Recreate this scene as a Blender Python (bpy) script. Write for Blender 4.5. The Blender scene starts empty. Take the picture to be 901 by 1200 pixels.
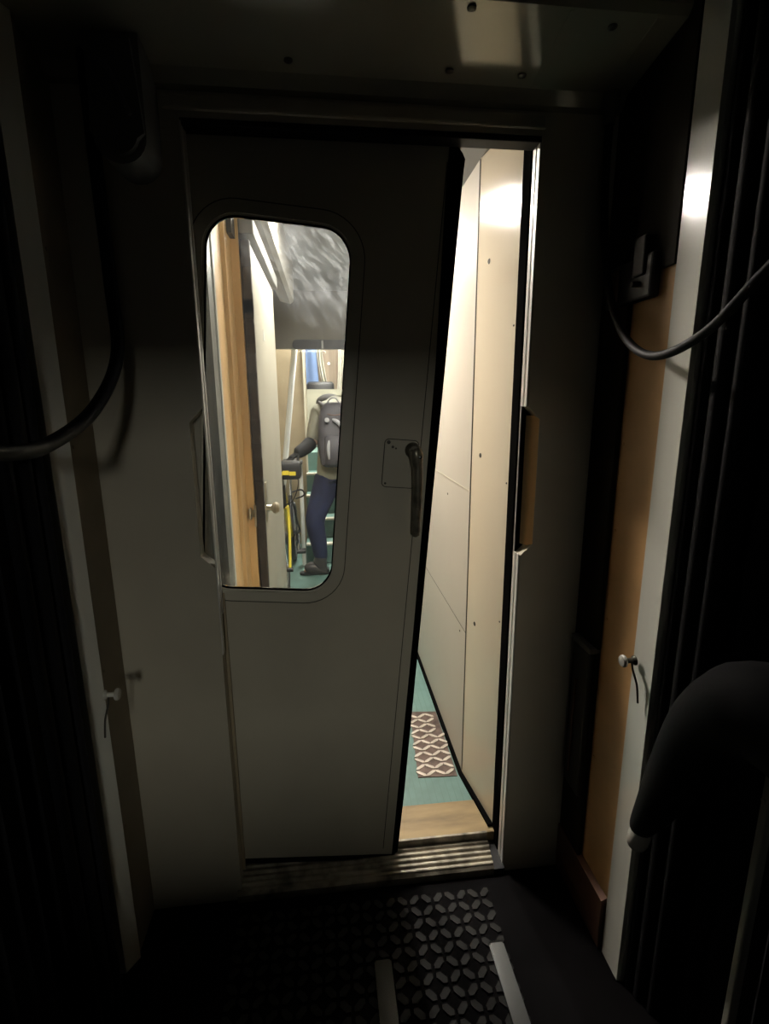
import bpy, bmesh, math, random
from mathutils import Vector, Matrix
random.seed(4)
C = bpy.context.scene.collection
PI = math.pi

# ------------------------------------------------------------------ materials
def mat(name, col, rough=.5, metal=0., var=.10, vscale=9., bump=0., bscale=60., spec=.5, stretch=(1, 1, 1), coat=0., col2=None):
    m = bpy.data.materials.new(name); m.use_nodes = True
    nt = m.node_tree; N = nt.nodes; L = nt.links
    b = N['Principled BSDF']
    b.inputs['Roughness'].default_value = rough
    b.inputs['Metallic'].default_value = metal
    b.inputs['Specular IOR Level'].default_value = spec
    b.inputs['Coat Weight'].default_value = coat
    b.inputs['Coat Roughness'].default_value = .08
    tc = N.new('ShaderNodeTexCoord'); mp = N.new('ShaderNodeMapping')
    mp.inputs['Scale'].default_value = stretch
    L.new(tc.outputs['Object'], mp.inputs['Vector'])
    nz = N.new('ShaderNodeTexNoise'); nz.inputs['Scale'].default_value = vscale; nz.inputs['Detail'].default_value = 6
    L.new(mp.outputs[0], nz.inputs['Vector'])
    rp = N.new('ShaderNodeValToRGB')
    c2 = col2 if col2 else tuple(max(0, c * (1 - var * 2)) for c in col)
    rp.color_ramp.elements[0].position = .3; rp.color_ramp.elements[1].position = .62
    rp.color_ramp.elements[0].color = (*c2, 1); rp.color_ramp.elements[1].color = (*col, 1)
    L.new(nz.outputs['Fac'], rp.inputs[0]); L.new(rp.outputs[0], b.inputs['Base Color'])
    if bump:
        n2 = N.new('ShaderNodeTexNoise'); n2.inputs['Scale'].default_value = bscale; n2.inputs['Detail'].default_value = 3
        L.new(mp.outputs[0], n2.inputs['Vector'])
        bp = N.new('ShaderNodeBump'); bp.inputs['Strength'].default_value = bump; bp.inputs['Distance'].default_value = .002
        L.new(n2.outputs['Fac'], bp.inputs['Height']); L.new(bp.outputs[0], b.inputs['Normal'])
    return m

def emis(name, col, strength):
    m = bpy.data.materials.new(name); m.use_nodes = True
    b = m.node_tree.nodes['Principled BSDF']
    b.inputs['Base Color'].default_value = (.8, .8, .8, 1)
    b.inputs['Emission Color'].default_value = (*col, 1); b.inputs['Emission Strength'].default_value = strength
    return m

def stripes(m, axis, pitch, width, col):
    """thin dark joints across a material, along one object axis"""
    nt = m.node_tree; N = nt.nodes; L = nt.links; b = N['Principled BSDF']
    src = b.inputs['Base Color'].links[0].from_socket
    tc = N.new('ShaderNodeTexCoord'); sp = N.new('ShaderNodeSeparateXYZ'); L.new(tc.outputs['Object'], sp.inputs[0])
    md = N.new('ShaderNodeMath'); md.operation = 'PINGPONG'; md.inputs[1].default_value = pitch / 2
    L.new(sp.outputs[axis], md.inputs[0])
    lt = N.new('ShaderNodeMath'); lt.operation = 'LESS_THAN'; lt.inputs[1].default_value = width
    L.new(md.outputs[0], lt.inputs[0])
    mx = N.new('ShaderNodeMixRGB'); mx.inputs[2].default_value = (*col, 1)
    L.new(lt.outputs[0], mx.inputs[0]); L.new(src, mx.inputs[1]); L.new(mx.outputs[0], b.inputs['Base Color'])
    return m

M = {}
M['cream'] = mat('cream painted panel', (.52, .475, .375), .42, bump=.08, bscale=220, vscale=5, var=.05)
M['doorpaint'] = mat('door paint', (.54, .50, .395), .4, bump=.08, bscale=240, vscale=4, var=.06)
M['frame'] = mat('door window surround', (.56, .53, .43), .35, var=.05)
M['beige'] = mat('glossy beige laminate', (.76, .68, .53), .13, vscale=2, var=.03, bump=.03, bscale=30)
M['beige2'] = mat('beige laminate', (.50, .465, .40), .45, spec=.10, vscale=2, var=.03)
M['leaf'] = mat('pale door leaf', (.45, .425, .355), .4, vscale=6, var=.06)
M['tan'] = mat('tan wood laminate', (.90, .60, .29), .4, vscale=14, var=.12, stretch=(1, 1, .06))
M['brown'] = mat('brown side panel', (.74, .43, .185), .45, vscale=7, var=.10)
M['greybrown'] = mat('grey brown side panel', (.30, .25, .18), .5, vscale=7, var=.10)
M['pillar'] = mat('grey white pillar strip', (.78, .77, .69), .16, bump=.05, bscale=60, stretch=(1, 1, .1), var=.06)
M['rubber'] = mat('black rubber', (.008, .008, .009), .6, var=.2, spec=.3)
M['bellow'] = mat('black bellows rubber', (.010, .010, .012), .75, spec=.2, bump=.2, bscale=90, var=.2)
M['alu'] = mat('worn aluminium', (.80, .78, .74), .3, 1., bump=.1, bscale=120, stretch=(.1, 1, 1), var=.1)
M['jambmetal'] = mat('jamb strip metal', (.80, .77, .72), .35, .25, bump=.06, bscale=50, var=.06)
M['chrome'] = mat('polished steel', (.42, .44, .44), .22, 1., var=.04)
M['sill'] = mat('ribbed sill metal', (.50, .45, .35), .45, .35, bump=.4, bscale=50, var=.36, vscale=22)
M['floor'] = mat('black floor plate', (.0045, .004, .0045), .7, 0., spec=.05, bump=.15, bscale=140, var=.3)
M['floorlug'] = mat('worn floor plate lugs', (.020, .020, .018), .5, 0., spec=.16, bump=.2, bscale=160, var=.3)
M['matterubber'] = mat('matt black rubber', (.005, .005, .005), 1., var=.2, spec=0.)
M['hose'] = mat('dull black hose rubber', (.004, .004, .0045), .5, spec=.14)
M['steelshade'] = mat('shaded steel', (.12, .12, .115), .2, 1., var=.1)  # darker copy of the strap steel, shade put into its colour
M['shadepanel'] = mat('dark brown corner shade and upper panel', (.022, .018, .013), .7, spec=.1)  # serves the added corner shade strip and the upper wall panel
M['teal'] = mat('teal floor covering', (.128, .232, .208), .5, vscale=14, var=.12)
stripes(M['teal'], 0, .022, .0012, (.105, .19, .165))
M['teal_riser'] = mat('teal stair riser', (.11, .19, .17), .5, vscale=12, var=.12)
M['nosing'] = mat('stair nosing', (.72, .68, .56), .4, .2, var=.08)
M['wood'] = mat('worn wood threshold', (.40, .285, .13), .5, vscale=16, var=.28, stretch=(.25, 1, 1), bump=.3, bscale=40)
M['plate'] = mat('brown steel plate', (.17, .12, .10), .4, .5, var=.25, vscale=30)
M['lug'] = mat('bare steel lugs', (.70, .63, .54), .35, .4, var=.15, vscale=30)
M['ceil'] = mat('soffit paint', (.42, .41, .33), .13, .30, var=.06, vscale=4)
M['darkceil'] = mat('dark ceiling', (.03, .03, .03), .6)
M['ceil2'] = mat('passage ceiling', (.15, .15, .145), .5, var=.06)
M['taupe'] = mat('taupe bulkhead', (.20, .185, .152), .5, var=.05, vscale=3)
M['olive'] = mat('olive grey partition', (.34, .33, .26), .5, var=.08)
M['brownwall'] = mat('brown partition', (.40, .33, .22), .5, var=.1)
M['dark'] = mat('dark plastic', (.02, .02, .022), .4, var=.2)
M['greyplastic'] = mat('grey plastic', (.16, .16, .15), .45, var=.1)
M['knob'] = mat('pale knob', (.68, .66, .60), .25, .1, var=.05)
M['greyframe'] = mat('grey metal frame', (.22, .22, .21), .35, .3, var=.1)
M['handle'] = mat('worn grey handle', (.24, .22, .17), .3, .5, var=.3, vscale=40)
M['grime'] = mat('grime in a joint', (.05, .045, .035), .7)
M['screw'] = mat('screw', (.10, .095, .08), .4, .6)
M['blackedge'] = mat('dark chipped edge', (.035, .026, .022), .4, var=.3, vscale=40, col2=(.018, .012, .010))
M['brass'] = mat('worn steel knob', (.62, .55, .43), .3, .8, var=.2)
M['white'] = mat('white painted pole', (.86, .87, .84), .25, var=.03)
M['blue'] = mat('blue cloth', (.17, .26, .47), .8, var=.12, vscale=6, bump=.3, bscale=30)
M['creamcloth'] = mat('cream cloth', (.58, .55, .46), .8, var=.1, vscale=9)
M['tanwall'] = mat('tan saloon wall', (.42, .33, .235), .5, var=.15, vscale=6, stretch=(4, 1, .1))
M['jeans'] = mat('dark blue jeans', (.016, .023, .072), .8, var=.2, vscale=14, bump=.25, bscale=24)
M['jacket'] = mat('olive grey jacket', (.27, .26, .20), .8, var=.15, vscale=14, bump=.3, bscale=22)
M['skin'] = mat('skin', (.55, .34, .24), .5, var=.05)
M['hair'] = mat('dark hair', (.018, .014, .012), .85, var=.2, stretch=(8, 8, 1))
M['boot'] = mat('dark grey boot', (.045, .042, .042), .55, var=.15)
M['pack'] = mat('dark grey backpack', (.075, .070, .080), .6, var=.2, vscale=16, bump=.25, bscale=50)
M['packlight'] = mat('light grey reflective cloth', (.45, .45, .47), .5, var=.1)
M['yellow'] = mat('yellow paint', (.78, .62, .06), .35, var=.06)
M['tyre'] = mat('grey tyre', (.08, .08, .08), .6, var=.15)
M['glove'] = mat('black glove cloth', (.010, .010, .011), .7, var=.2)
M['amber'] = mat('copper coloured metal', (.20, .10, .065), .45, .4, var=.2)

def glass_mat():
    m = bpy.data.materials.new('scratched hazy glass'); m.use_nodes = True
    nt = m.node_tree; N = nt.nodes; L = nt.links; N.clear()
    out = N.new('ShaderNodeOutputMaterial')
    tr = N.new('ShaderNodeBsdfTransparent'); tr.inputs[0].default_value = (.93, .95, .94, 1)
    gl = N.new('ShaderNodeBsdfGlossy'); gl.inputs['Roughness'].default_value = .03
    lw = N.new('ShaderNodeFresnel'); lw.inputs[0].default_value = 1.35
    m1 = N.new('ShaderNodeMixShader'); L.new(lw.outputs[0], m1.inputs[0]); L.new(tr.outputs[0], m1.inputs[1]); L.new(gl.outputs[0], m1.inputs[2])
    tl = N.new('ShaderNodeBsdfTranslucent'); tl.inputs[0].default_value = (.80, .84, .88, 1)
    df = N.new('ShaderNodeBsdfDiffuse'); df.inputs[0].default_value = (.62, .64, .66, 1)
    hz = N.new('ShaderNodeMixShader'); hz.inputs[0].default_value = .2
    L.new(tl.outputs[0], hz.inputs[1]); L.new(df.outputs[0], hz.inputs[2])
    tc = N.new('ShaderNodeTexCoord')
    # wiped streaks, running down to the right
    mp = N.new('ShaderNodeMapping'); mp.inputs['Scale'].default_value = (1.0, 1, 4.5)
    mr = N.new('ShaderNodeMapping'); mr.inputs['Rotation'].default_value = (0, math.radians(-48), 0)
    wn = N.new('ShaderNodeTexNoise'); wn.inputs['Scale'].default_value = 5; L.new(tc.outputs['Object'], wn.inputs['Vector'])
    ad = N.new('ShaderNodeVectorMath'); ad.operation = 'MULTIPLY_ADD'; ad.inputs[1].default_value = (.12, .12, .12)
    L.new(wn.outputs['Color'], ad.inputs[0]); L.new(tc.outputs['Object'], ad.inputs[2])
    L.new(ad.outputs[0], mr.inputs[0]); L.new(mr.outputs[0], mp.inputs[0])
    st = N.new('ShaderNodeTexNoise'); st.inputs['Scale'].default_value = 24; st.inputs['Detail'].default_value = 7; st.inputs['Roughness'].default_value = .7
    L.new(mp.outputs[0], st.inputs['Vector'])
    r1 = N.new('ShaderNodeValToRGB'); r1.color_ramp.elements[0].position = .46; r1.color_ramp.elements[1].position = .72
    L.new(st.outputs['Fac'], r1.inputs[0])
    bl = N.new('ShaderNodeTexNoise'); bl.inputs['Scale'].default_value = 9; bl.inputs['Detail'].default_value = 4
    L.new(tc.outputs['Object'], bl.inputs['Vector'])
    r2 = N.new('ShaderNodeValToRGB'); r2.color_ramp.elements[0].position = .35; r2.color_ramp.elements[1].position = .7
    L.new(bl.outputs['Fac'], r2.inputs[0])
    # the smear has its own place: the upper right of the pane
    mask = N.new('ShaderNodeTexGradient'); mask.gradient_type = 'SPHERICAL'
    mm = N.new('ShaderNodeMapping'); mm.inputs['Location'].default_value = (1.08, 0, -2.78); mm.inputs['Scale'].default_value = (4.3, .01, 5.2)
    L.new(tc.outputs['Object'], mm.inputs[0]); L.new(mm.outputs[0], mask.inputs[0])
    rm = N.new('ShaderNodeValToRGB'); rm.color_ramp.elements[0].position = .02; rm.color_ramp.elements[1].position = .5
    L.new(mask.outputs['Fac'], rm.inputs[0])
    a = N.new('ShaderNodeMath'); a.operation = 'MULTIPLY_ADD'; a.inputs[1].default_value = .75; a.inputs[2].default_value = .05
    L.new(r1.outputs[0], a.inputs[0])
    a2 = N.new('ShaderNodeMath'); a2.operation = 'MULTIPLY_ADD'; a2.inputs[1].default_value = .28
    L.new(r2.outputs[0], a2.inputs[0]); L.new(a.outputs[0], a2.inputs[2])
    b = N.new('ShaderNodeMath'); b.operation = 'MULTIPLY'; L.new(a2.outputs[0], b.inputs[0]); L.new(rm.outputs[0], b.inputs[1])
    c = N.new('ShaderNodeMath'); c.operation = 'MULTIPLY_ADD'; c.inputs[1].default_value = .42; c.inputs[2].default_value = .008; c.use_clamp = True
    L.new(b.outputs[0], c.inputs[0])
    m2 = N.new('ShaderNodeMixShader'); L.new(c.outputs[0], m2.inputs[0]); L.new(m1.outputs[0], m2.inputs[1]); L.new(hz.outputs[0], m2.inputs[2])
    L.new(m2.outputs[0], out.inputs[0])
    return m
M['glass'] = glass_mat()

# ------------------------------------------------------------------ mesh helpers
def bx(bm, x0, x1, y0, y1, z0, z1, bev=0., rot=None, mi=0):
    r = bmesh.ops.create_cube(bm, size=1)
    v = r['verts']
    bmesh.ops.scale(bm, vec=(abs(x1 - x0), abs(y1 - y0), abs(z1 - z0)), verts=v)
    if bev:
        es = list({e for q in v for e in q.link_edges})
        rr = bmesh.ops.bevel(bm, geom=es, offset=bev, segments=2, affect='EDGES', profile=.5)
        v = list(set([q for q in v if q.is_valid] + rr['verts']))
    if rot: bmesh.ops.rotate(bm, cent=(0, 0, 0), matrix=rot, verts=v)
    bmesh.ops.translate(bm, vec=((x0 + x1) / 2, (y0 + y1) / 2, (z0 + z1) / 2), verts=v)
    if mi:
        for f in {f for q in v for f in q.link_faces}: f.material_index = mi
    return v

def prism(bm, pts, axis, a, b, mi=0):
    """closed outline extruded along an axis (1: pts are (x,z); 2: pts are (x,y); 0: pts are (y,z))"""
    def P(p, t): return {1: (p[0], t, p[1]), 2: (p[0], p[1], t), 0: (t, p[0], p[1])}[axis]
    va = [bm.verts.new(P(p, a)) for p in pts]; vb = [bm.verts.new(P(p, b)) for p in pts]
    n = len(pts); fs = [bm.faces.new(va), bm.faces.new(vb[::-1])]
    for i in range(n): fs.append(bm.faces.new((va[i], vb[i], vb[(i + 1) % n], va[(i + 1) % n])))
    for f in fs: f.material_index = mi
    return va + vb

def ring(bm, outer, inner, a, b, inner_b=None):
    """frame between two outlines with the same point count, in the xz plane, from y=a to y=b"""
    n = len(outer)
    L = [[bm.verts.new((p[0], y, p[1])) for p in o] for o, y in ((outer, a), (inner, a), (inner_b or inner, b), (outer, b))]
    for k in range(4):
        A, B = L[k], L[(k + 1) % 4]
        for i in range(n): bm.faces.new((A[i], A[(i + 1) % n], B[(i + 1) % n], B[i]))

def rrect(x0, x1, z0, z1, r, n=8):
    p = []
    for cx, cz, a0 in ((x1 - r, z1 - r, 0), (x0 + r, z1 - r, 90), (x0 + r, z0 + r, 180), (x1 - r, z0 + r, 270)):
        for i in range(n + 1):
            a = math.radians(a0 + 90 * i / n); p.append((cx + r * math.cos(a), cz + r * math.sin(a)))
    return p

def smooth_path(pts, k=8):
    pts = [Vector(p) for p in pts]; out = []
    for i in range(len(pts) - 1):
        p0 = pts[max(0, i - 1)]; p1 = pts[i]; p2 = pts[i + 1]; p3 = pts[min(len(pts) - 1, i + 2)]
        for j in range(k):
            t = j / k
            out.append(.5 * ((2 * p1) + (p2 - p0) * t + (2 * p0 - 5 * p1 + 4 * p2 - p3) * t * t + (3 * p1 - p0 - 3 * p2 + p3) * t ** 3))
    out.append(pts[-1]); return out

def tube(bm, pts, r, n=12, cap=True, sq=None):
    pts = [Vector(p) for p in pts]; rs = r if isinstance(r, (list, tuple)) else [r] * len(pts)
    prev = None; rings = []
    t0 = (pts[1] - pts[0]).normalized()
    u = t0.orthogonal().normalized()
    for i, p in enumerate(pts):
        t = (pts[min(i + 1, len(pts) - 1)] - pts[max(i - 1, 0)]).normalized()
        u = (u - t * u.dot(t)).normalized(); w = t.cross(u)
        rings.append([bm.verts.new(p + (u * math.cos(2 * PI * k / n) + w * math.sin(2 * PI * k / n)) * rs[i]) for k in range(n)])
    for A, B in zip(rings, rings[1:]):
        for k in range(n): bm.faces.new((A[k], A[(k + 1) % n], B[(k + 1) % n], B[k]))
    if cap: bm.faces.new(rings[0][::-1]); bm.faces.new(rings[-1])

def lathe(bm, prof, axis, loc, n=20):
    """profile of (radius, height) turned round an axis vector"""
    ax = Vector(axis).normalized(); q = Vector((0, 0, 1)).rotation_difference(ax); loc = Vector(loc); rings = []
    for r, h in prof:
        rings.append([bm.verts.new(loc + q @ Vector((r * math.cos(2 * PI * k / n), r * math.sin(2 * PI * k / n), h))) for k in range(n)])
    for A, B in zip(rings, rings[1:]):
        for k in range(n): bm.faces.new((A[k], A[(k + 1) % n], B[(k + 1) % n], B[k]))
    bm.faces.new(rings[0][::-1]); bm.faces.new(rings[-1])

def torus(bm, c, axis, R_, r, n=36, m=8):
    q = Vector((0, 0, 1)).rotation_difference(Vector(axis).normalized()); c = Vector(c); G = []
    for i in range(n):
        a = 2 * PI * i / n
        G.append([bm.verts.new(c + q @ Vector(((R_ + r * math.cos(2 * PI * k / m)) * math.cos(a), (R_ + r * math.cos(2 * PI * k / m)) * math.sin(a), r * math.sin(2 * PI * k / m)))) for k in range(m)])
    for i in range(n):
        for k in range(m): bm.faces.new((G[i][k], G[(i + 1) % n][k], G[(i + 1) % n][(k + 1) % m], G[i][(k + 1) % m]))

def obj(name, bm, m, parent=None, smooth=False):
    bmesh.ops.recalc_face_normals(bm, faces=bm.faces)
    me = bpy.data.meshes.new(name)
    bm.to_mesh(me); bm.free()
    for mm in (m if isinstance(m, (list, tuple)) else [m]): me.materials.append(mm)
    if smooth:
        for p in me.polygons: p.use_smooth = True
        try: me.set_sharp_from_angle(angle=math.radians(40))
        except Exception: pass
    o = bpy.data.objects.new(name, me); C.objects.link(o)
    if parent: o.parent = parent; o.matrix_parent_inverse = Matrix.Translation(-parent.location) if parent.rotation_euler == Vector((0, 0, 0)).to_track_quat().to_euler() else Matrix()
    return o

def part(name, bm, m, parent, smooth=False):
    """part modelled in world coordinates under an unrotated Empty (or mesh) root"""
    o = obj(name, bm, m, None, smooth); o.parent = parent
    root = parent
    while root.parent: root = root.parent
    bpy.context.view_layer.update()
    o.matrix_parent_inverse = parent.matrix_world.inverted()
    return o

def lpart(name, bm, m, parent, smooth=False):
    """part modelled in the root's own coordinates"""
    o = obj(name, bm, m, None, smooth); o.parent = parent; return o

def tag(o, label, cat, group=None):
    o['label'] = label; o['category'] = cat
    if group: o['group'] = group
    return o

def thing(name, label, cat, loc, group=None):
    o = bpy.data.objects.new(name, None); o.empty_display_size = .05; C.objects.link(o); o.location = loc
    return tag(o, label, cat, group)

def struct(name, bm, m, parent=None, label=None, smooth=False):
    o = obj(name, bm, m, None, smooth)
    if parent: o.parent = parent
    else: o['kind'] = 'structure'
    if label: o['label'] = label
    return o

def NB(): return bmesh.new()

# ------------------------------------------------------------------ numbers of the place (metres)
YW = 1.20          # front face of the end wall
ZF = .05           # vestibule floor
ZP = .12           # passage floor
XL, XR = -.274, .484
TILT = math.radians(4.9)

# ------------------------------------------------------------------ vestibule shell
def lugs(bm, x0, x1, y0, y1, z, pitch, ln, wd, h, mi=0, ang0=45):
    i = 0; x = x0
    nx = int((x1 - x0) / pitch); ny = int((y1 - y0) / pitch)
    for ix in range(nx):
        for iy in range(ny):
            a = math.radians(ang0 if (ix + iy) % 2 else -ang0)
            cx = x0 + (ix + .5) * pitch; cy = y0 + (iy + .5) * pitch
            pts = [(-ln / 2, 0), (-ln * .3, -wd / 2), (ln * .3, -wd / 2), (ln / 2, 0), (ln * .3, wd / 2), (-ln * .3, wd / 2)]
            ca, sa = math.cos(a), math.sin(a)
            prism(bm, [(cx + p * ca - q * sa, cy + p * sa + q * ca) for p, q in pts], 2, z - .001, z + h, mi)

bm = NB(); bx(bm, -.95, .85, -6.5, 1.24, -.05, ZF)
lugs(bm, -.28, .4235, .62, 1.165, ZF, .0335, .033, .016, .0035, 1)
struct('floor', bm, [M['floor'], M['floorlug']])

def end_panel(inner, outer, sgn):
    """end wall panel beside the doorway; its front layer has a chamfered finger recess in the edge"""
    bm = NB(); d = .031 * sgn
    e = inner
    z0, z1, z2, z3 = 1.028, 1.058, 1.372, 1.404
    prism(bm, [(outer, 0), (e, 0), (e, z0), (e + d, z1), (e + d, z2), (e, z3), (e, 2.32), (outer, 2.32)], 1, YW, YW + .036)
    return bm
struct('wall_front_left', end_panel(XL, -1.35, -1), M['cream'])
struct('wall_front_right', end_panel(XR, .95, 1), M['cream'])
bm = NB(); prism(bm, [(XR + .031, YW + .001), (XR + .031, YW + .039), (XR + .012, YW + .039)], 2, 1.05, 1.38); struct('trim_recess_right', bm, M['tan'])
bm = NB(); bx(bm, XL, XR, YW, YW + .036, 1.975, 2.32)
struct('wall_front_header', bm, M['cream'])
# lintel moulding and black door-track shadow gap rubber
bm = NB(); bx(bm, XL - .03, XR + .005, 1.189, YW, 1.984, 2.012, .005)
struct('trim_lintel', bm, M['cream'])
bm = NB(); bx(bm, XL, XR, YW + .002, 1.243, 1.963, 1.976, .002)
struct('trim_track_rubber', bm, M['rubber'])
# jambs
bm = NB()
for za, zb in ((ZF, 1.03), (1.402, 1.964)):
    bx(bm, XR - .0035, XR, YW + .003, YW + .019, za, zb, .001)
    bx(bm, XR - .0045, XR, YW + .022, YW + .040, za, zb, .001)
bx(bm, XR - .0045, XR - .002, YW + .034, YW + .040, 1.03, 1.402, .0005)
for k in (0, 1, 2, 3, 4, 8, 9, 10): lathe(bm, [(.0022, 0), (.0022, .0008)], (-1, 0, 0), (XR - .0045, YW + .031, .2 + k * .165), 8)
struct('trim_jamb_right', bm, M['jambmetal'])
bm = NB(); bx(bm, XR - .008, XR + .04, YW + .041, YW + .090, ZF, 1.985, .002)
struct('trim_jamb_rubber', bm, M['matterubber'])
bm = NB()
bx(bm, XL, XL + .0035, YW + .001, YW + .020, .80, 1.97, .001)
bx(bm, XL, XL + .0045, YW + .023, YW + .036, .90, 1.97, .001)
struct('trim_jamb_left', bm, M['jambmetal'])
bm = NB(); bx(bm, XL, XL + .0085, YW + .0365, YW + .0425, .11, .95, .001); struct('trim_jamb_gap', bm, M['brownwall'])

# ribbed sill
bm = NB()
prof = [(1.19, ZF - .02), (1.19, .072), (1.197, .080)]
y = 1.197
for k in range(5):
    z = .082 + k * .0055
    prof += [(y, z), (y + .002, z + .0022), (y + .009, z + .0022), (y + .011, z)]
    y += .0135
prof += [(1.268, .112), (1.268, ZF - .02)]
prism(bm, prof, 0, XL - .01, .452)
prism(bm, [(1.19, ZF - .02), (1.19, .070), (1.268, .092), (1.268, ZF - .02)], 0, .452, XR, 1)
struct('trim_sill', bm, [M['sill'], M['dark']])

# side walls, baseboard, pillar strips
bm = NB(); bx(bm, -.56, -.51, 1.078, YW, ZF, 2.2)
for z in (.42, .83, 1.33, 1.7): lathe(bm, [(.004, 0), (.003, .002)], (1, 0, 0), (-.51, 1.10, z), 10)
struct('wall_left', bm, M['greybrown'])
bm = NB(); bx(bm, .66, .71, .955, YW, ZF, 2.2)
for z in (.52, .9, 1.12, 1.32): lathe(bm, [(.004, 0), (.003, .002)], (-1, 0, 0), (.66, 1.075, z), 10)
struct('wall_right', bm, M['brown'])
bm = NB(); bx(bm, .654, .661, .957, YW, 1.665, 2.2, .002); struct('trim_right_upper', bm, M['shadepanel'])
bm = NB(); bx(bm, .648, .661, 1.088, YW, ZF, 1.68, .004); struct('trim_corner_shade', bm, M['shadepanel'])  # added dark strip standing in for the shade beside the end wall
bm = NB()
prism(bm, [(.66, .205), (.645, .198), (.645, .10), (.648, ZF), (.66, ZF)], 1, .96, YW)
struct('baseboard_right', bm, M['amber'])
def pillar(x, y0, y1, s, name):
    bm = NB()
    if s > 0: prism(bm, [(x, y1), (x + .008, y1 - .003), (-.5265, 1.04), (-.56, 1.04), (-.56, y1)], 2, ZF, 2.2)
    else: prism(bm, [(x, y1), (x + s * .008, y1 - .003), (x + s * .008, y0 + .003), (x, y0), (x - s * .05, y0), (x - s * .05, y1)], 2, ZF, 2.2)
    return struct(name, bm, M['pillar'], smooth=False)
pillar(-.512, 1.006, 1.078, 1, 'trim_pillar_left')
pillar(.663, .882, .955, -1, 'trim_pillar_right')
# rubber door seals next to the pillar strips
def seal(x, y0, s, name):
    bm = NB()
    for k, (dy, r) in enumerate(((.012, .010), (.036, .014), (.066, .012))):
        tube(bm, [(x - s * (.012 + .012 * k), y0 - dy, ZF), (x - s * (.012 + .012 * k), y0 - dy, 2.2)], r, 14)
    return struct(name, bm, M['bellow'], smooth=True)
seal(-.515, 1.006, 1, 'trim_seal_left')
seal(.665, .882, -1, 'trim_seal_right')
# nearer narrow door-edge strips
bm = NB(); bx(bm, .652, .668, .590, .604, ZF, 2.2, .003)
lathe(bm, [(.004, 0), (.004, .003)], (-1, 0, 0), (.652, .597, .815), 10)
struct('trim_edge_right', bm, M['pillar'])
bm = NB(); bx(bm, -.53, -.512, .618, .634, ZF, 2.2, .003)
struct('trim_edge_left', bm, M['pillar'])
# ceiling: screwed soffit panel, a step, then the dark roof
bm = NB()
prism(bm, [(YW, 2.042), (.990, 2.073), (.980, 2.085), (.980, 2.14), (YW, 2.14)], 0, -.60, .72)
prism(bm, [(YW, 2.020), (1.185, 2.024), (1.175, 2.040), (1.168, 2.050), (YW, 2.055)], 0, -.60, .72)
so = struct('ceiling_soffit', bm, M['ceil'])
bm = NB(); prism(bm, [(.995, 2.0715), (1.17, 2.0455), (1.17, 2.050), (.995, 2.077)], 0, .44, .447)
prism(bm, [(.995, 2.0715), (1.17, 2.0455), (1.17, 2.050), (.995, 2.077)], 0, .60, .607)
struct('trim_soffit_rib', bm, M['ceil'])
for i, (x, y_) in enumerate(((.268, 1.005), (.262, 1.140), (.410, 1.140), (.53, 1.02), (-.05, 1.01), (-.05, 1.14), (-.36, 1.02))):
    bm = NB(); lathe(bm, [(.0085, 0), (.008, .003), (.004, .0045)], (0, 0, -1), (x, y_, 2.0425 + (1.2 - y_) * .1476), 12)
    o = obj('soffit_screw', bm, M['screw'])
    o.parent = so
bm = NB(); bx(bm, -.75, .85, -.88, .96, 2.13, 2.17); struct('ceiling', bm, M['darkceil'])

# gangway bellows both sides (folded rubber), unseen rear end wall with a light-shaping opening, outer shells
def bellows(x, s, y0, y1, label):
    bm = NB(); n = int((y1 - y0) / .055); pts = []
    for i in range(n * 4 + 1):
        y_ = y0 + (y1 - y0) * i / (n * 4); pts.append((x + s * .028 * (.5 + .5 * math.cos(2 * PI * i / 4)), y_))
    back = [(p[0] + s * .012, p[1]) for p in pts][::-1]
    prism(bm, pts + back, 2, ZF, 2.13)
    o = obj('gangway_bellows', bm, M['bellow'], smooth=False)
    return tag(o, label, 'gangway bellows')
bellows(-.60, -1, -.85, .99, 'black folded rubber gangway bellows on the left beyond the pale pillar strip')
bellows(.735, 1, -.85, .87, 'black folded rubber gangway bellows on the right beyond the grey pillar strip')
bm = NB(); bx(bm, -.72, -.70, -.9, 1.2, 0, 2.2); struct('wall_outer_left', bm, M['darkceil'])
bm = NB(); bx(bm, .80, .82, -.9, 1.2, 0, 2.2); struct('wall_outer_right', bm, M['darkceil'])
REAR = dict(x0=-.52, x1=.23, z0=ZF, z1=1.73)  # unseen opening, sized to shape the added rear light
bm = NB()
bx(bm, -.75, REAR['x0'], -.92, -.88, 0, 2.2); bx(bm, REAR['x1'], .85, -.92, -.88, 0, 2.2); bx(bm, REAR['x0'], REAR['x1'], -.92, -.88, REAR['z1'], 2.2); bx(bm, REAR['x0'], REAR['x1'], -.92, -.88, 0, 1.04)
struct('wall_rear', bm, M['darkceil'])
bm = NB()
bx(bm, -.95, -.90, -6.5, -.92, 0, 2.3); bx(bm, .70, .75, -6.5, -.92, 0, 2.3); bx(bm, -.95, .75, -6.54, -6.5, 0, 2.3)
struct('wall_rear_car', bm, M['darkceil'])

# ------------------------------------------------------------------ sliding door, hanging askew
door = bpy.data.objects.new('door_1', None); C.objects.link(door)
door.location = (.25, 1.245, 1.20); door.rotation_euler = (0, TILT, 0)
door['kind'] = 'structure'; door['label'] = 'cream sliding door hanging tilted with a tall rounded window'; door['category'] = 'door'
U0, U1, S0, S1 = -.93, .0, -1.10, .785
T = .034
wo = rrect(-.562, -.212, -.300, .592, .085, 10); wi = rrect(-.546, -.2265, -.283, .5745, .070, 10)
bm = NB()
no = len(wo)
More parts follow.
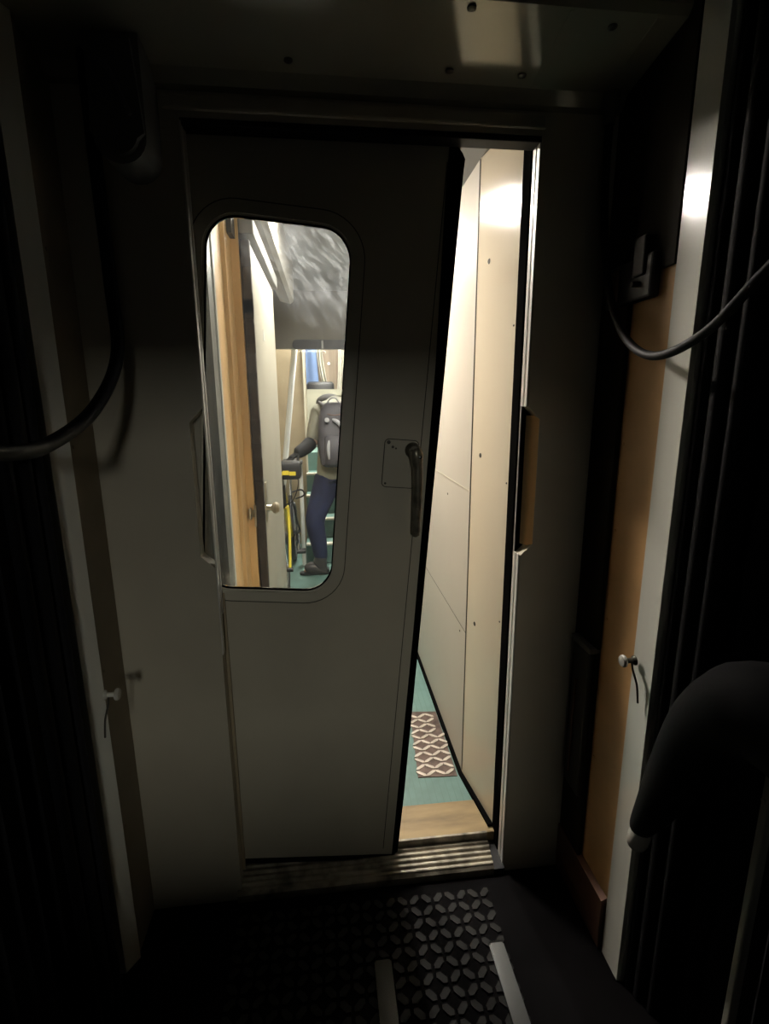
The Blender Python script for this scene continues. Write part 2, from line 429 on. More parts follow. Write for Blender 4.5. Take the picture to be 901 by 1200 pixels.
# leaf with a rounded window hole: four quads worth of strips made by projecting the hole to the edge
def to_edge(p):
    cx, cz = (-.387, .146); dx, dz = p[0] - cx, p[1] - cz
    ts = []
    if dx > 0: ts.append((U1 - cx) / dx)
    if dx < 0: ts.append((U0 - cx) / dx)
    if dz > 0: ts.append((S1 - cz) / dz)
    if dz < 0: ts.append((S0 - cz) / dz)
    t = min(ts); return (cx + dx * t, cz + dz * t)
hole = []
for k, p in enumerate(wi): hole.append(p)
# insert rays to the four corners so that the outer outline keeps them
def with_corners(h):
    out = []; cx, cz = (-.387, .146)
    ang = lambda p: math.atan2(p[1] - cz, p[0] - cx) % (2 * PI)
    items = [(ang(p), p) for p in h]
    for c in ((U1, S1), (U0, S1), (U0, S0), (U1, S0)):
        a = ang(c)
        it = sorted(items)
        for i in range(len(it)):
            a0, p0 = it[i]; a1, p1 = it[(i + 1) % len(it)]
            aa1 = a1 if a1 > a0 else a1 + 2 * PI; aa = a if a >= a0 else a + 2 * PI
            if a0 < aa < aa1:
                # crossing of the ray with the hole edge
                d = Vector((math.cos(a), math.sin(a))); e = Vector(p1) - Vector(p0); o0 = Vector(p0) - Vector((cx, cz))
                den = d.x * (-e.y) + d.y * e.x
                t = (o0.x * (-e.y) + o0.y * e.x) / den
                items.append((a, (cx + d.x * t, cz + d.y * t))); break
    return [p for a, p in sorted(items)]
hole = with_corners(hole)
edge = [to_edge(p) for p in hole]
for k, p in enumerate(hole):
    for c in ((U1, S1), (U0, S1), (U0, S0), (U1, S0)):
        if abs(edge[k][0] - c[0]) < 1e-4 and abs(edge[k][1] - c[1]) < 1e-4: edge[k] = c
ring(bm, edge, hole, 0, T, [(-.387 + (p[0] + .387) * 1.10, .146 + (p[1] - .146) * 1.045) for p in hole])
lpart('door_panel', bm, M['doorpaint'], door)
bm = NB()
ring(bm, rrect(-.577, -.197, -.315, .606, .098, 10), rrect(-.5465, -.2265, -.283, .5745, .070, 10), -.006, .0)
bmesh.ops.bevel(bm, geom=[e for e in bm.edges if all(abs(v.co.y + .006) < 1e-5 for v in e.verts)], offset=.0045, segments=2, affect='EDGES')
wf = lpart('window_frame', bm, M['frame'], door, True)
bm = NB(); ring(bm, rrect(-.5795, -.1945, -.3175, .6085, .1005, 10), rrect(-.5775, -.1965, -.3155, .6065, .0985, 10), -.0009, .0005); lpart('frame_joint', bm, M['grime'], door)
bm = NB(); ring(bm, rrect(-.5462, -.2266, -.2828, .5743, .070, 10), rrect(-.5432, -.2296, -.2798, .5713, .067, 10), -.002, .007)
lpart('window_rubber', bm, M['matterubber'], door)
bm = NB(); prism(bm, rrect(-.5440, -.2288, -.279, .5705, .067, 10), 1, .002, .006)
lpart('window_pane', bm, M['glass'], door)
# thick black rubber along the leading edge, wider towards the top, with a lip at the head
bm = NB()
prism(bm, [(.0, S0 - .004), (.016, S0 + .01), (.0185, -.9), (.0165, -.36), (.014, .1), (.0135, .3), (.011, .72), (.012, .745), (.004, .757), (-.012, .772), (-.026, .782), (-.026, .70), (-.010, .3), (-.004, -.1), (-.001, -.4)], 1, -.002, T + .012)
lpart('edge_rubber', bm, M['matterubber'], door)
bm = NB(); bx(bm, -.0285, -.0265, -.0006, .002, -1.08, .735)
lpart('edge_joint', bm, M['grime'], door)
bm = NB(); bx(bm, U0, U1 + .01, -.001, T, S0 - .018, S0 - .001, .002)
lpart('bottom_rubber', bm, M['rubber'], door)
# lock plate, screws, hanging lever
po = rrect(-.1185, -.032, -.002, .119, .012, 5); pi_ = rrect(-.1165, -.034, 0, .117, .010, 5)
bm = NB(); ring(bm, po, pi_, -.0012, .0005); pj_ = lpart('lock_plate_joint', bm, M['grime'], door)
bm = NB(); prism(bm, pi_, 1, -.0022, .0005); lp = lpart('lock_plate', bm, M['doorpaint'], door)
for (u, s, r) in ((-.108, .110, .005), (-.042, .109, .004), (-.109, .008, .003), (-.097, .099, .0035), (-.089, .096, .0025)):
    bm = NB(); lathe(bm, [(r, 0), (r * .9, .0015), (r * .5, .002)], (0, -1, 0), (u, -.0022, s), 12); lpart('screw', bm, M['screw'], lp)
bm = NB()
lathe(bm, [(.020, 0), (.019, .006), (.014, .010), (.0125, .024)], (0, -1, 0), (-.047, -.002, .094), 20)
rose = lpart('handle_rose', bm, M['handle'], door, True)
bm = NB()
P_ = smooth_path([(-.047, -.030, .100), (-.042, -.033, .082), (-.035, -.034, .04), (-.030, -.032, -.02), (-.027, -.030, -.08), (-.0255, -.029, -.118)], 5)
tube(bm, P_, [.0145 + .003 * math.sin(PI * min(1, i / 8)) - .004 * i / len(P_) for i in range(len(P_))], 14)
bmesh.ops.bevel(bm, geom=[e for f in bm.faces if len(f.verts) > 4 for e in f.edges], offset=.004, segments=2, affect='EDGES')
lpart('handle_lever', bm, M['handle'], door, True)
bm = NB(); lathe(bm, [(.004, 0), (.004, .003), (.002, .004)], (0, -1, 0), (-.036, -.050, .083), 12); lpart('lever_pin', bm, M['chrome'], rose, True)

# ------------------------------------------------------------------ small fittings in the vestibule
def cable(label, pts, r, extra=None, name='cable'):
    bm = NB(); tube(bm, smooth_path(pts, 10), r, 14)
    return bm
# left hose
root = thing('hanging_hose', 'thick black hose looping down the left side from the round-bottomed box', 'hose', (-.41, 1.14, 2.07))
part('hose', cable('', [(-.419, 1.142, 2.045), (-.420, 1.142, 1.97), (-.420, 1.142, 1.88), (-.420, 1.148, 1.655), (-.416, 1.13, 1.512), (-.43, 1.03, 1.408), (-.452, .90, 1.353), (-.455, .775, 1.350), (-.50, .66, 1.37), (-.585, .55, 1.42)], .0125), M['hose'], root, True)
# right cable with its plug
root = thing('hanging_cable', 'black cable hanging in a loop on the right across the grey pillar strip', 'cable', (.62, 1.17, 2.02))
part('cable', cable('', [(.620, 1.175, 2.0), (.621, 1.168, 1.82), (.619, 1.120, 1.655), (.615, 1.035, 1.545), (.612, .925, 1.497), (.616, .805, 1.523), (.622, .705, 1.595), (.66, .60, 1.70), (.728, .52, 1.80)], .0082), M['rubber'], root, True)
bm = NB(); lathe(bm, [(.017, 0), (.019, .01), (.019, .035), (.013, .045), (.012, .065)], (0, 0, -1), (.620, 1.176, 2.055), 18)
part('plug', bm, M['greyplastic'], root, True)
# left box with a round bottom
root = thing('junction_box', 'dark grey box with rounded bottom high in the left corner', 'junction box', (-.36, 1.15, 2.055))
bm = NB(); prism(bm, [(-.405, 2.055), (-.405, 1.895)] + [(-.358 + .047 * math.cos(a), 1.895 + .047 * math.sin(a)) for a in [PI + PI * k / 12 for k in range(1, 12)]] + [(-.311, 1.895), (-.311, 2.055)], 1, 1.09, 1.198)
bmesh.ops.bevel(bm, geom=[e for e in bm.edges if abs(e.verts[0].co.y - 1.09) < 1e-4 and abs(e.verts[1].co.y - 1.09) < 1e-4], offset=.012, segments=4, affect='EDGES')
part('body', bm, M['greyplastic'], root, True)
bm = NB(); tube(bm, [(-.405, 1.10, 2.03), (-.36, 1.085, 1.99), (-.33, 1.083, 1.92)], .004, 8); part('edge_bead', bm, M['greyframe'], root, True)
# knobs on the pillar strips
def knob(label, p, s):
    root = thing('door_knob', label, 'knob', p)
    x, y_, z = p
    bm = NB(); lathe(bm, [(.011, 0), (.010, .003), (.0055, .006), (.0055, .022)], (s, 0, 0), (x, y_, z), 16); part('stem', bm, M['screw'] if s < 0 else M['pillar'], root, True)
    bm = NB(); lathe(bm, [(.005, .020), (.0125, .023), (.0135, .027), (.011, .031), (.004, .033)], (s, 0, 0), (x, y_, z), 20); part('head', bm, M['knob'], root, True)
    bm = NB(); tube(bm, smooth_path([(x + s * .008, y_ - .002, z - .004), (x + s * .009, y_ - .012, z - .02), (x + s * .004, y_ - .022, z - .048), (x + s * .002, y_ - .028, z - .085)], 4), .0022, 8); part('cord', bm, M['screw'], root, True)
knob('small pale round knob on the left pillar strip', (-.496, 1.058, .796), 1)
knob('small pale round knob on the right pillar strip', (.647, .935, .868), -1)
# latch bracket high on the right wall
root = thing('latch_bracket', 'dark latch bracket with coppery face on the right wall behind the cable', 'latch', (.66, 1.08, 1.64))
bm = NB(); bx(bm, .638, .66, 1.0, 1.165, 1.615, 1.70, .006); bx(bm, .632, .66, 1.02, 1.06, 1.66, 1.735, .004); part('body', bm, M['dark'], root)
bm = NB(); bx(bm, .634, .640, 1.115, 1.145, 1.625, 1.69, .002); part('face_plate', bm, M['amber'], root)
bm = NB(); lathe(bm, [(.006, 0), (.006, .014), (.004, .016)], (-1, 0, 0), (.638, 1.04, 1.645), 12); part('bolt', bm, M['screw'], root, True)
# low box on the right wall
root = thing('wall_box', 'small dark box low in the right corner above the baseboard', 'box', (.66, 1.12, .40))
bm = NB(); bx(bm, .635, .66, 1.095, 1.175, .38, .80, .006); part('body', bm, M['dark'], root)
bm = NB(); bx(bm, .630, .66, 1.088, 1.182, .80, .815, .003); part('lid', bm, M['greyplastic'], root)
bm = NB(); bx(bm, .6315, .6355, 1.145, 1.153, .42, .70, .001); part('edge_strip', bm, M['amber'], root)
# chrome straps on the floor plate
def strap(x0, x1, y1, label, m='chrome'):
    root = thing('floor_strap', label, 'metal strap', ((x0 + x1) / 2, y1, ZF), 'steel straps on the vestibule floor')
    bm = NB()
    pr = [(y1, ZF), (y1, ZF + .010), (y1 - .010, ZF + .0165), (y1 - .16, ZF + .019), (y1 - .60, ZF + .019), (y1 - .61, ZF + .012), (y1 - .61, ZF)]
    prism(bm, pr, 0, x0, x1)
    bmesh.ops.bevel(bm, geom=[e for e in bm.edges if abs(e.verts[0].co.x - e.verts[1].co.x) < 1e-5], offset=.0035, segments=2, affect='EDGES')
    part('bar', bm, M[m], root)
    bm = NB()
    bm.free()
    for k in (.30, .57):
        bm = NB(); lathe(bm, [(.007, 0), (.006, .002)], (0, 0, 1), ((x0 + x1) / 2, y1 - k, ZF + .0185), 12); part('bolt', bm, M['screw'], root)
strap(.079, .121, .995, 'dim steel strap on the dark floor, left of the bright one', 'steelshade')
strap(.373, .411, 1.002, 'bright steel strap on the floor at bottom right of centre')
# dark padded arm on the right with a pale metal end
root = thing('padded_arm', 'dark rubber covered arm rising on the right with a pale metal end', 'arm', (.58, .77, .60))
pts = smooth_path([(.585, .775, .60), (.590, .745, .68), (.600, .71, .79), (.612, .665, .90), (.628, .60, .965), (.650, .51, .95), (.662, .42, .88)], 8)
bm = NB(); tube(bm, pts, [.019 + .056 * min(1, i / 30) for i in range(len(pts))], 18); part('sleeve', bm, M['bellow'], root, True)
bm = NB(); lathe(bm, [(.010, 0), (.017, .006), (.020, .02), (.020, .045), (.015, .06)], (-.02, -.25, .97), (.586, .782, .552), 18); part('metal_end', bm, M['knob'], root, True)
bm = NB(); tube(bm, [(.585, .78, .59), (.66, .80, .585)], .010, 12); part('pivot', bm, M['greyplastic'], root, True)

# ------------------------------------------------------------------ passage beyond the door
bm = NB(); bx(bm, -1.4, 1.2, 1.40, 4.0, 0, ZP); struct('floor_passage', bm, M['teal'])
bm = NB(); bx(bm, -.35, .60, 1.268, 1.40, 0, ZP + .004, .003)
bx(bm, -.35, .452, 1.262, 1.270, .06, ZP + .008, .002, mi=1)
o = struct('trim_threshold', bm, [M['wood'], M['sill']])
# right wall: flush far panel, angled near panel, base strip
XS, YS = .442, 1.523
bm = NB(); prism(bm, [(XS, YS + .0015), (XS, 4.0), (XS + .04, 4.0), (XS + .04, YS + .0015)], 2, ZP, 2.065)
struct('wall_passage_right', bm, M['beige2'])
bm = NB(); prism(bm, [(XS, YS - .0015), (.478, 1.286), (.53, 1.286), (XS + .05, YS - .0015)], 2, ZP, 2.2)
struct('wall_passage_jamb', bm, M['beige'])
bm = NB()
def on_near(y_): return .478 + (XS - .478) * (y_ - 1.286) / (YS - 1.286)
nn = Vector((-.237, -.036, 0)).normalized()
for (y_, z) in ((1.45, 1.785), (1.462, 1.258), (1.462, .722), (1.30, 1.60), (1.30, 1.2), (1.303, .8)):
    lathe(bm, [(.0075 if y_ > 1.4 else .0028, 0), (.006 if y_ > 1.4 else .002, .0015)], nn, (on_near(y_), y_, z), 12)
for (y_, z) in ((1.82, 1.078), (1.60, .633)):
    lathe(bm, [(.004, 0), (.003, .0015)], (-1, 0, 0), (XS, y_, z), 10)
struct('trim_panel_screws', bm, M['grime'])
bm = NB()
prism(bm, [(1.524, 1.1365), (4, 1.1365), (4, 1.140), (1.524, 1.140)], 0, XS - .0015, XS + .01)
struct('trim_panel_seam', bm, M['cream'])
bm = NB()
prism(bm, [(1.524, .6585), (4, .6585), (4, .6605), (1.524, .6605)], 0, XS - .0006, XS + .01)
prism(bm, [(XS - .0015, YS - .003), (XS - .0015, YS + .003), (XS + .01, YS + .003), (XS + .01, YS - .003)], 2, ZP + .02, 2.06)
struct('trim_panel_joint', bm, M['grime'])
bm = NB()
prism(bm, [(XS + .01, 4.0), (XS - .012, 4.0), (XS - .012, YS), (.462, 1.286), (.50, 1.286), (XS + .03, YS)], 2, ZP - .01, ZP + .013)
struct('baseboard_passage', bm, M['matterubber'])
# ceiling with a sloped cove on the right
bm = NB(); prism(bm, [(-1.4, 2.20), (.30, 2.20), (XS, 2.062), (.60, 2.062), (.60, 2.26), (-1.4, 2.26)], 1, 1.288, 4.0)
struct('ceiling_passage', bm, M['ceil2'])
bm = NB(); bx(bm, -1.35, -.262, 1.302, 1.36, 0, 2.2); struct('wall_passage_front', bm, M['greyframe'])
bm = NB(); bx(bm, -.262, .54, 1.287, 1.32, 1.998, 2.2); struct('wall_passage_header', bm, M['beige2'])
bm = NB(); bx(bm, -.270, -.2585, 1.36, 1.376, ZP, 2.15, .002); struct('trim_passage_white', bm, M['white'])
bm = NB()
prism(bm, [(-.33, 1.376), (-.262, 1.376), (-.262, 1.50), (-.252, 1.505), (-.252, 1.598), (-.2305, 1.602), (-.2305, 1.612), (-.262, 1.616), (-.262, 2.12), (-.33, 2.12)], 2, ZP, 2.0)
struct('wall_passage_left', bm, M['tan'])
bm = NB(); bx(bm, -.34, -.238, 1.545, 2.12, 1.865, 2.2); bx(bm, -.34, -.25, 1.376, 1.53, 2.0, 2.2); struct('wall_passage_left_head', bm, M['dark'])
bm = NB(); prism(bm, [(-.25, 2.0), (-.190, 1.985), (-.172, 2.0), (-.166, 2.2), (-.25, 2.2)], 1, 1.56, 3.3)
struct('trim_passage_beam', bm, M['taupe'])
bm = NB(); bx(bm, -1.4, -.66, 2.12, 5.6, 0, 2.3); bx(bm, -.66, -.33, 2.08, 2.12, ZP, 2.2); struct('wall_recess_left', bm, M['brownwall'])
# open compartment door leaf, seen nearly edge-on
leaf = bpy.data.objects.new('door_2', None); C.objects.link(leaf); leaf.location = (-.215, 2.30, ZP)
leaf['kind'] = 'structure'; leaf['label'] = 'pale inner door standing open, dark chipped edge towards the viewer'; leaf['category'] = 'door'
bm = NB(); bx(bm, -.225, -.203, 1.632, 2.30, ZP + .012, 1.865, .002); part('leaf_panel', bm, M['leaf'], leaf)
bm = NB(); bx(bm, -.2285, -.2015, 1.614, 1.634, ZP + .012, 1.87, .003)
for k in range(26):
    z = random.uniform(.2, 1.8); bx(bm, -.2295, -.2005, 1.6125, 1.614 + random.uniform(.006, .016), z, z + random.uniform(.01, .05), .0006)
part('leaf_edge', bm, M['blackedge'], leaf)
for s, x in ((1, -.203), (-1, -.2285)):
    bm = NB(); bx(bm, x - .003, x + .003, 1.66 if s > 0 else 1.590, 1.70 if s > 0 else 1.604, 1.03, 1.16 if s > 0 else 1.10, .001) ; part('handle_plate', bm, M['brass'], leaf)
    bm = NB(); k_ = 1. if s > 0 else .44
    lathe(bm, [(.014, 0), (.012, .004 * k_), (.010, .018 * k_), (.018, .024 * k_), (.020, .032 * k_), (.014, .042 * k_), (.004, .045 * k_)], (s, 0, 0), (x, 1.668 if s > 0 else 1.588, 1.075), 16); part('knob', bm, M['brass'], leaf, True)
bm = NB(); bx(bm, -.2035, -.2022, 1.85, 1.89, 1.62, 1.655, .0003); part('sticker', bm, M['white'], leaf)
bm = NB(); bx(bm, -.24, -.19, 1.62, 2.38, 1.885, 1.935, .004); struct('trim_door_rail', bm, M['greyframe'])

# steel tread plate on the teal floor
root = thing('tread_plate', 'brown steel tread plate with bare raised pattern lying on the teal floor', 'metal plate', (.367, 1.70, ZP))
bm = NB(); prism(bm, [(.285, 1.522), (.424, 1.514), (.428, 1.895), (.320, 1.905)], 2, ZP, ZP + .003); part('sheet', bm, M['plate'], root)
bm = NB()
p = .034
for ix in range(5):
    for iy in range(11):
        a = math.radians(35 if (ix + iy) % 2 else -35); cx = .300 + ix * p + .026 * (iy / 10); cy = 1.536 + iy * p * .98
        if cx > .418: continue
        ca, sa = math.cos(a), math.sin(a); ln, wd = .044, .012
        prism(bm, [(cx + u * ca - v * sa, cy + u * sa + v * ca) for u, v in ((-ln / 2, 0), (-ln * .3, -wd / 2), (ln * .3, -wd / 2), (ln / 2, 0), (ln * .3, wd / 2), (-ln * .3, wd / 2))], 2, ZP + .002, ZP + .0055)
part('raised_pattern', bm, M['lug'], root)

# ------------------------------------------------------------------ lamps and added fill lights
LAMP = emis('warm lamp diffuser', (1., .92, .82), 228.)
LAMP2 = emis('lamp diffuser', (1., .94, .86), 170.)
FILL_DEEP = emis('deeper fill light', (1., .94, .86), 100.)  # added fill for the passage and the curtains
FILL_REAR = emis('dim rear fill light', (1., .99, .87), 28.)  # added fill from behind the camera
def lamp(x0, x1, y0, y1, z, m, label, grp):
    root = thing('ceiling_light', label, 'lamp', ((x0 + x1) / 2, (y0 + y1) / 2, z), grp)
    bm = NB()
    ringpts = ((x0 - .015, x1 + .015, y0 - .015, y0), (x0 - .015, x1 + .015, y1, y1 + .015), (x0 - .015, x0, y0, y1), (x1, x1 + .015, y0, y1))
    for a, b, c, d in ringpts: bx(bm, a, b, c, d, z - .03, z)
    part('frame', bm, M['pillar'], root)
    bm = NB(); bx(bm, x0, x1, y0, y1, z - .024, z - .006, .003); part('diffuser', bm, m, root)
lamp(-.15, .035, 1.91, 2.18, 2.20, LAMP, 'bright ceiling lamp in the passage just beyond the tilted door', None)
lamp(.205, .295, 2.45, 3.15, 2.20, FILL_DEEP, 'added hidden light deeper in the passage before the stairs', None)  # added light, kept out of view behind the tilted door
lamp(-.10, .40, 4.35, 4.65, 2.42, LAMP2, 'ceiling lamp over the stairs beyond the bulkhead', None)
lamp(-.10, .35, 5.75, 5.95, 2.42, FILL_DEEP, 'added hidden light at the top of the stairs in front of the curtains', None)  # added to brighten the curtains, out of view behind the bulkhead
lamp(-.40, .05, -6.2, -3.3, 2.22, FILL_REAR, 'added dim light in the car behind the viewer', None)  # unseen light added to lift the vestibule end wall
bm = NB(); bx(bm, -.95, .75, -6.5, -.88, 2.22, 2.26); struct('ceiling_rear_car', bm, M['darkceil'])

# ------------------------------------------------------------------ bulkhead, stairs, upper saloon
bm = NB(); bx(bm, -.66, .95, 4.0, 4.06, 1.795, 2.5); struct('wall_bulkhead', bm, M['taupe'])
root = thing('slot_panel', 'dark narrow panel with round end on the taupe bulkhead above the stairs', 'panel', (0, 4.0, 1.82))
bm = NB(); prism(bm, [(.36, 1.790), (.36, 1.858)] + [(-.195 + .034 * math.cos(a), 1.824 + .034 * math.sin(a)) for a in [PI / 2 + PI * k / 10 for k in range(11)]], 1, 3.985, 4.0); part('face', bm, M['dark'], root)
bm = NB(); bx(bm, -.015, .0, 3.982, 3.986, 1.795, 1.853, .001); part('joint', bm, M['greyframe'], root)
SX0, SX1 = -.185, .75
n = 4; rise = .165; run = .185
bm = NB(); top = .122
for k in range(n):
    z = .287 + k * rise; y0 = 4.0 + k * run
    bx(bm, SX0, SX1, y0, 4.0 + n * run + .3, top, z - .004)       # riser block
    bx(bm, SX0, SX1, y0 + .035, y0 + run, z - .006, z, mi=1)      # tread covering
    bx(bm, SX0, SX1, y0 - .008, y0 + .036, z - .016, z + .003, .004, mi=2)
    top = z - .004
struct('stairs', bm, [M['teal_riser'], M['teal'], M['nosing']])
bm = NB(); bx(bm, -.66, .95, 4.0 + n * run, 7.2, .70, .95); bx(bm, -.66, SX0, 4.0, 4.74, 0, ZP); struct('floor_upper', bm, M['teal'])
bm = NB(); bx(bm, SX0, .95, 5.40, 5.45, .95, 1.53); struct('wall_upper_partition', bm, M['olive'])
bm = NB(); bx(bm, -.66, -.225, 4.62, 4.68, ZP, 2.5); bx(bm, -.225, -.185, 4.62, 5.42, .12, 2.5); struct('wall_stair_left', bm, M['brownwall'])
bm = NB(); bx(bm, -.185, -.170, 4.60, 4.66, .78, 1.9); struct('trim_stair_post', bm, M['nosing'])
bm = NB(); bx(bm, -.7, 1.0, 6.6, 6.65, .9, 2.5); struct('wall_upper_back', bm, M['tanwall'])
bm = NB(); bx(bm, SX1, SX1 + .05, 4.0, 6.6, 0, 2.5); bx(bm, XS, SX1 + .05, 3.95, 4.0, 0, 1.80); struct('wall_stair_right', bm, M['taupe'])
bm = NB(); bx(bm, -.72, 1.0, 4.0, 6.7, 2.42, 2.47); struct('ceiling_upper', bm, M['ceil2'])
bm = NB(); bx(bm, -.72, -.66, 4.6, 6.7, 0, 2.5); struct('wall_upper_left', bm, M['taupe'])
def curtain(x0, x1, z0, z1, y_, folds, m, label, lean=0.):
    bm = NB(); N_ = folds * 8; f = []; b = []
    for j in range(7):
        t = j / 6; z = z1 + (z0 - z1) * t
        rowf = []; rowb = []
        for i in range(N_ + 1):
            s = i / N_; x = x0 + (x1 - x0) * s + lean * t * t
            dy = .016 * math.sin(2 * PI * folds * s + .6 * t)
            rowf.append(bm.verts.new((x, y_ + dy, z))); rowb.append(bm.verts.new((x, y_ + dy + .006, z)))
        f.append(rowf); b.append(rowb)
    for j in range(6):
        for i in range(N_):
            bm.faces.new((f[j][i], f[j][i + 1], f[j + 1][i + 1], f[j + 1][i])); bm.faces.new((b[j][i + 1], b[j][i], b[j + 1][i], b[j + 1][i + 1]))
        for i in (0, N_): bm.faces.new((f[j][i], f[j + 1][i], b[j + 1][i], b[j][i]))
    for j in (0, 6):
        for i in range(N_): bm.faces.new((f[j][i], b[j][i], b[j][i + 1], f[j][i + 1]))
    return tag(obj('curtain', bm, m, smooth=True), label, 'curtain')
curtain(-.25, -.085, 1.60, 2.13, 6.30, 1, M['blue'], 'blue cloth curtain seen above the stairs', .02)
curtain(-.085, -.02, 1.60, 2.13, 6.27, 2, M['creamcloth'], 'narrow cream curtain beside the blue one above the stairs', .06)
curtain(.17, .32, 1.45, 2.13, 6.30, 3, M['creamcloth'], 'wider cream curtain at the right end above the stairs', -.03)
# dark seat back below the curtains
root = thing('seat', 'dark seat back rising behind the grey partition above the stairs', 'seat', (0, 5.65, .95))
bm = NB(); bx(bm, -.19, .10, 5.60, 5.70, 1.30, 1.612, .03); part('backrest', bm, M['dark'], root, True)
bm = NB(); bx(bm, -.19, .10, 5.60, 6.02, 1.22, 1.34, .03); part('cushion', bm, M['dark'], root, True)
bm = NB(); bx(bm, -.12, .03, 5.66, 5.9, .95, 1.24, .01); part('base', bm, M['greyplastic'], root)
# small wall light
root = thing('reading_light', 'tiny bright light on the tan wall between the curtains', 'lamp', (.058, 6.6, 1.86))
bm = NB(); lathe(bm, [(.016, 0), (.014, .02)], (0, -1, 0), (.058, 6.6, 1.862), 12); part('base', bm, M['chrome'], root, True)
bm = NB(); lathe(bm, [(.012, .02), (.013, .03), (.006, .036)], (0, -1, 0), (.058, 6.6, 1.862), 12); part('bulb', bm, emis('reading bulb', (1, .95, .85), 4), root, True)

# leaning white handrail and upright post
root = thing('handrail_pole', 'white handrail pole slanting down left of the stairs', 'handrail', (-.452, 4.35, ZP))
bm = NB(); tube(bm, [(-.452, 4.35, ZP), (-.234, 4.35, 1.82), (-.2105, 4.35, 2.0)], .024, 16); part('pole', bm, M['white'], root, True)
bm = NB(); lathe(bm, [(.04, 0), (.035, .008)], (0, 0, 1), (-.452, 4.35, ZP), 16); part('foot', bm, M['chrome'], root, True)
root = thing('stair_post', 'short white upright post at the left foot of the stairs', 'post', (-.205, 3.96, ZP))
bm = NB(); tube(bm, [(-.205, 3.97, ZP), (-.205, 3.97, .96)], .016, 14); part('post', bm, M['white'], root, True)
bm = NB(); lathe(bm, [(.018, 0), (.02, .01), (.012, .02)], (0, 0, 1), (-.205, 3.97, .955), 14); part('cap', bm, M['chrome'], root, True)

# ------------------------------------------------------------------ bicycle
bk = thing('bicycle', 'folding bicycle with yellow frame leaning left of the stairs', 'bicycle', (-.30, 3.7, ZP))
BX = -.29; RW = .245; FH = (3.14, ZP + RW); RH = (4.13, ZP + RW); BB = (3.81, .415); HT = (3.27, .86); ST = (3.98, .80)
def P3(p, dx=0): return (BX + dx, p[0], p[1])
bm = NB(); tube(bm, smooth_path([P3((HT[0] + .01, HT[1])), P3((3.45, .73)), P3(BB)], 6), .019, 12); 
fr = part('frame', bm, M['yellow'], bk, True)
for s in (-1, 1):
    bm = NB(); tube(bm, [P3(BB, .018 * s), P3(RH, .05 * s)], .009, 8); tube(bm, [P3((3.92, .66), .014 * s), P3(RH, .05 * s)], .007, 8); part('rear_stay', bm, M['dark'], bk, True)
bm = NB(); tube(bm, [P3((HT[0] + .02, HT[1] - .12)), P3((HT[0], HT[1] + .03))], .021, 12); part('head_tube', bm, M['dark'], bk, True)
bm = NB()
for s in (-1, 1): tube(bm, smooth_path([P3((3.285, .74), .03 * s), P3((3.22, .55), .036 * s), P3(FH, .036 * s)], 5), .009, 8)
tube(bm, [P3((3.285, .74), -.036), P3((3.285, .74), .036)], .013, 8); part('fork', bm, M['yellow'], bk, True)
for nm, h in (('front_wheel', FH), ('rear_wheel', RH)):
    w = thing_w = None
    bm = NB(); torus(bm, P3(h), (1, 0, 0), RW - .02, .020, 40, 10); ty = part('tyre', bm, M['tyre'], bk, True); ty.name = nm
    bm = NB(); torus(bm, P3(h), (1, 0, 0), RW - .045, .010, 40, 8); part('rim', bm, M['chrome'], ty, True)
    bm = NB(); tube(bm, [P3(h, -.055), P3(h, .055)], .014, 12)
    part('hub', bm, M['dark'], ty, True)
    bm = NB()
    for k in range(16):
        a = 2 * PI * k / 16; tube(bm, [P3(h, .02 * (-1) ** k), P3((h[0] + (RW - .045) * math.cos(a), h[1] + (RW - .045) * math.sin(a)))], .0012, 4)
    part('spokes', bm, M['chrome'], ty)
bm = NB(); lathe(bm, [(.075, -.003), (.08, 0), (.075, .003)], (1, 0, 0), P3(BB, .045), 28); part('chainring', bm, M['dark'], bk)
for s in (-1, 1):
    bm = NB(); tube(bm, [P3(BB, .06 * s), P3((BB[0] + .13 * s * -1, BB[1] - .09 * s), .065 * s)], .010, 8); cr = part('crank', bm, M['chrome'], bk, True)
    bm = NB(); q = (BB[0] + .13 * s * -1, BB[1] - .09 * s); bx(bm, BX + .07 * s - .02, BX + .07 * s + .045 * s, q[0] - .04, q[0] + .04, q[1] - .01, q[1] + .01, .003); part('pedal', bm, M['dark'], cr)
bm = NB(); tube(bm, [P3(BB), P3((3.93, .70))], .016, 12); part('seat_tube', bm, M['dark'], bk, True)
bm = NB(); tube(bm, [P3((3.93, .70)), P3((4.01, .93))], .012, 10); part('seat_post', bm, M['chrome'], bk, True)
bm = NB(); prism(bm, [(BX - .06, 4.13), (BX - .065, 4.06), (BX - .02, 3.95), (BX - .014, 3.87), (BX + .014, 3.87), (BX + .02, 3.95), (BX + .065, 4.06), (BX + .06, 4.13)], 2, .925, .965)
bmesh.ops.bevel(bm, geom=list(bm.edges), offset=.012, segments=2, affect='EDGES'); part('saddle', bm, M['dark'], bk, True)
bm = NB(); tube(bm, [P3((HT[0], HT[1] + .02)), P3((3.25, 1.03))], .014, 10); part('stem', bm, M['greyplastic'], bk, True)
bm = NB(); tube(bm, smooth_path([(BX - .19, 3.33, 1.05), (BX - .05, 3.25, 1.03), (BX + .05, 3.25, 1.03), (BX + .13, 3.28, 1.03)], 5), .011, 10); hb = part('handlebar', bm, M['dark'], bk, True)
bm = NB(); tube(bm, smooth_path([(BX + .05, 3.27, 1.0), (BX + .105, 3.25, .92), (BX + .07, 3.24, .80), (BX + .01, 3.27, .76)], 6), .0035, 6); part('brake_cable', bm, M['dark'], bk, True)
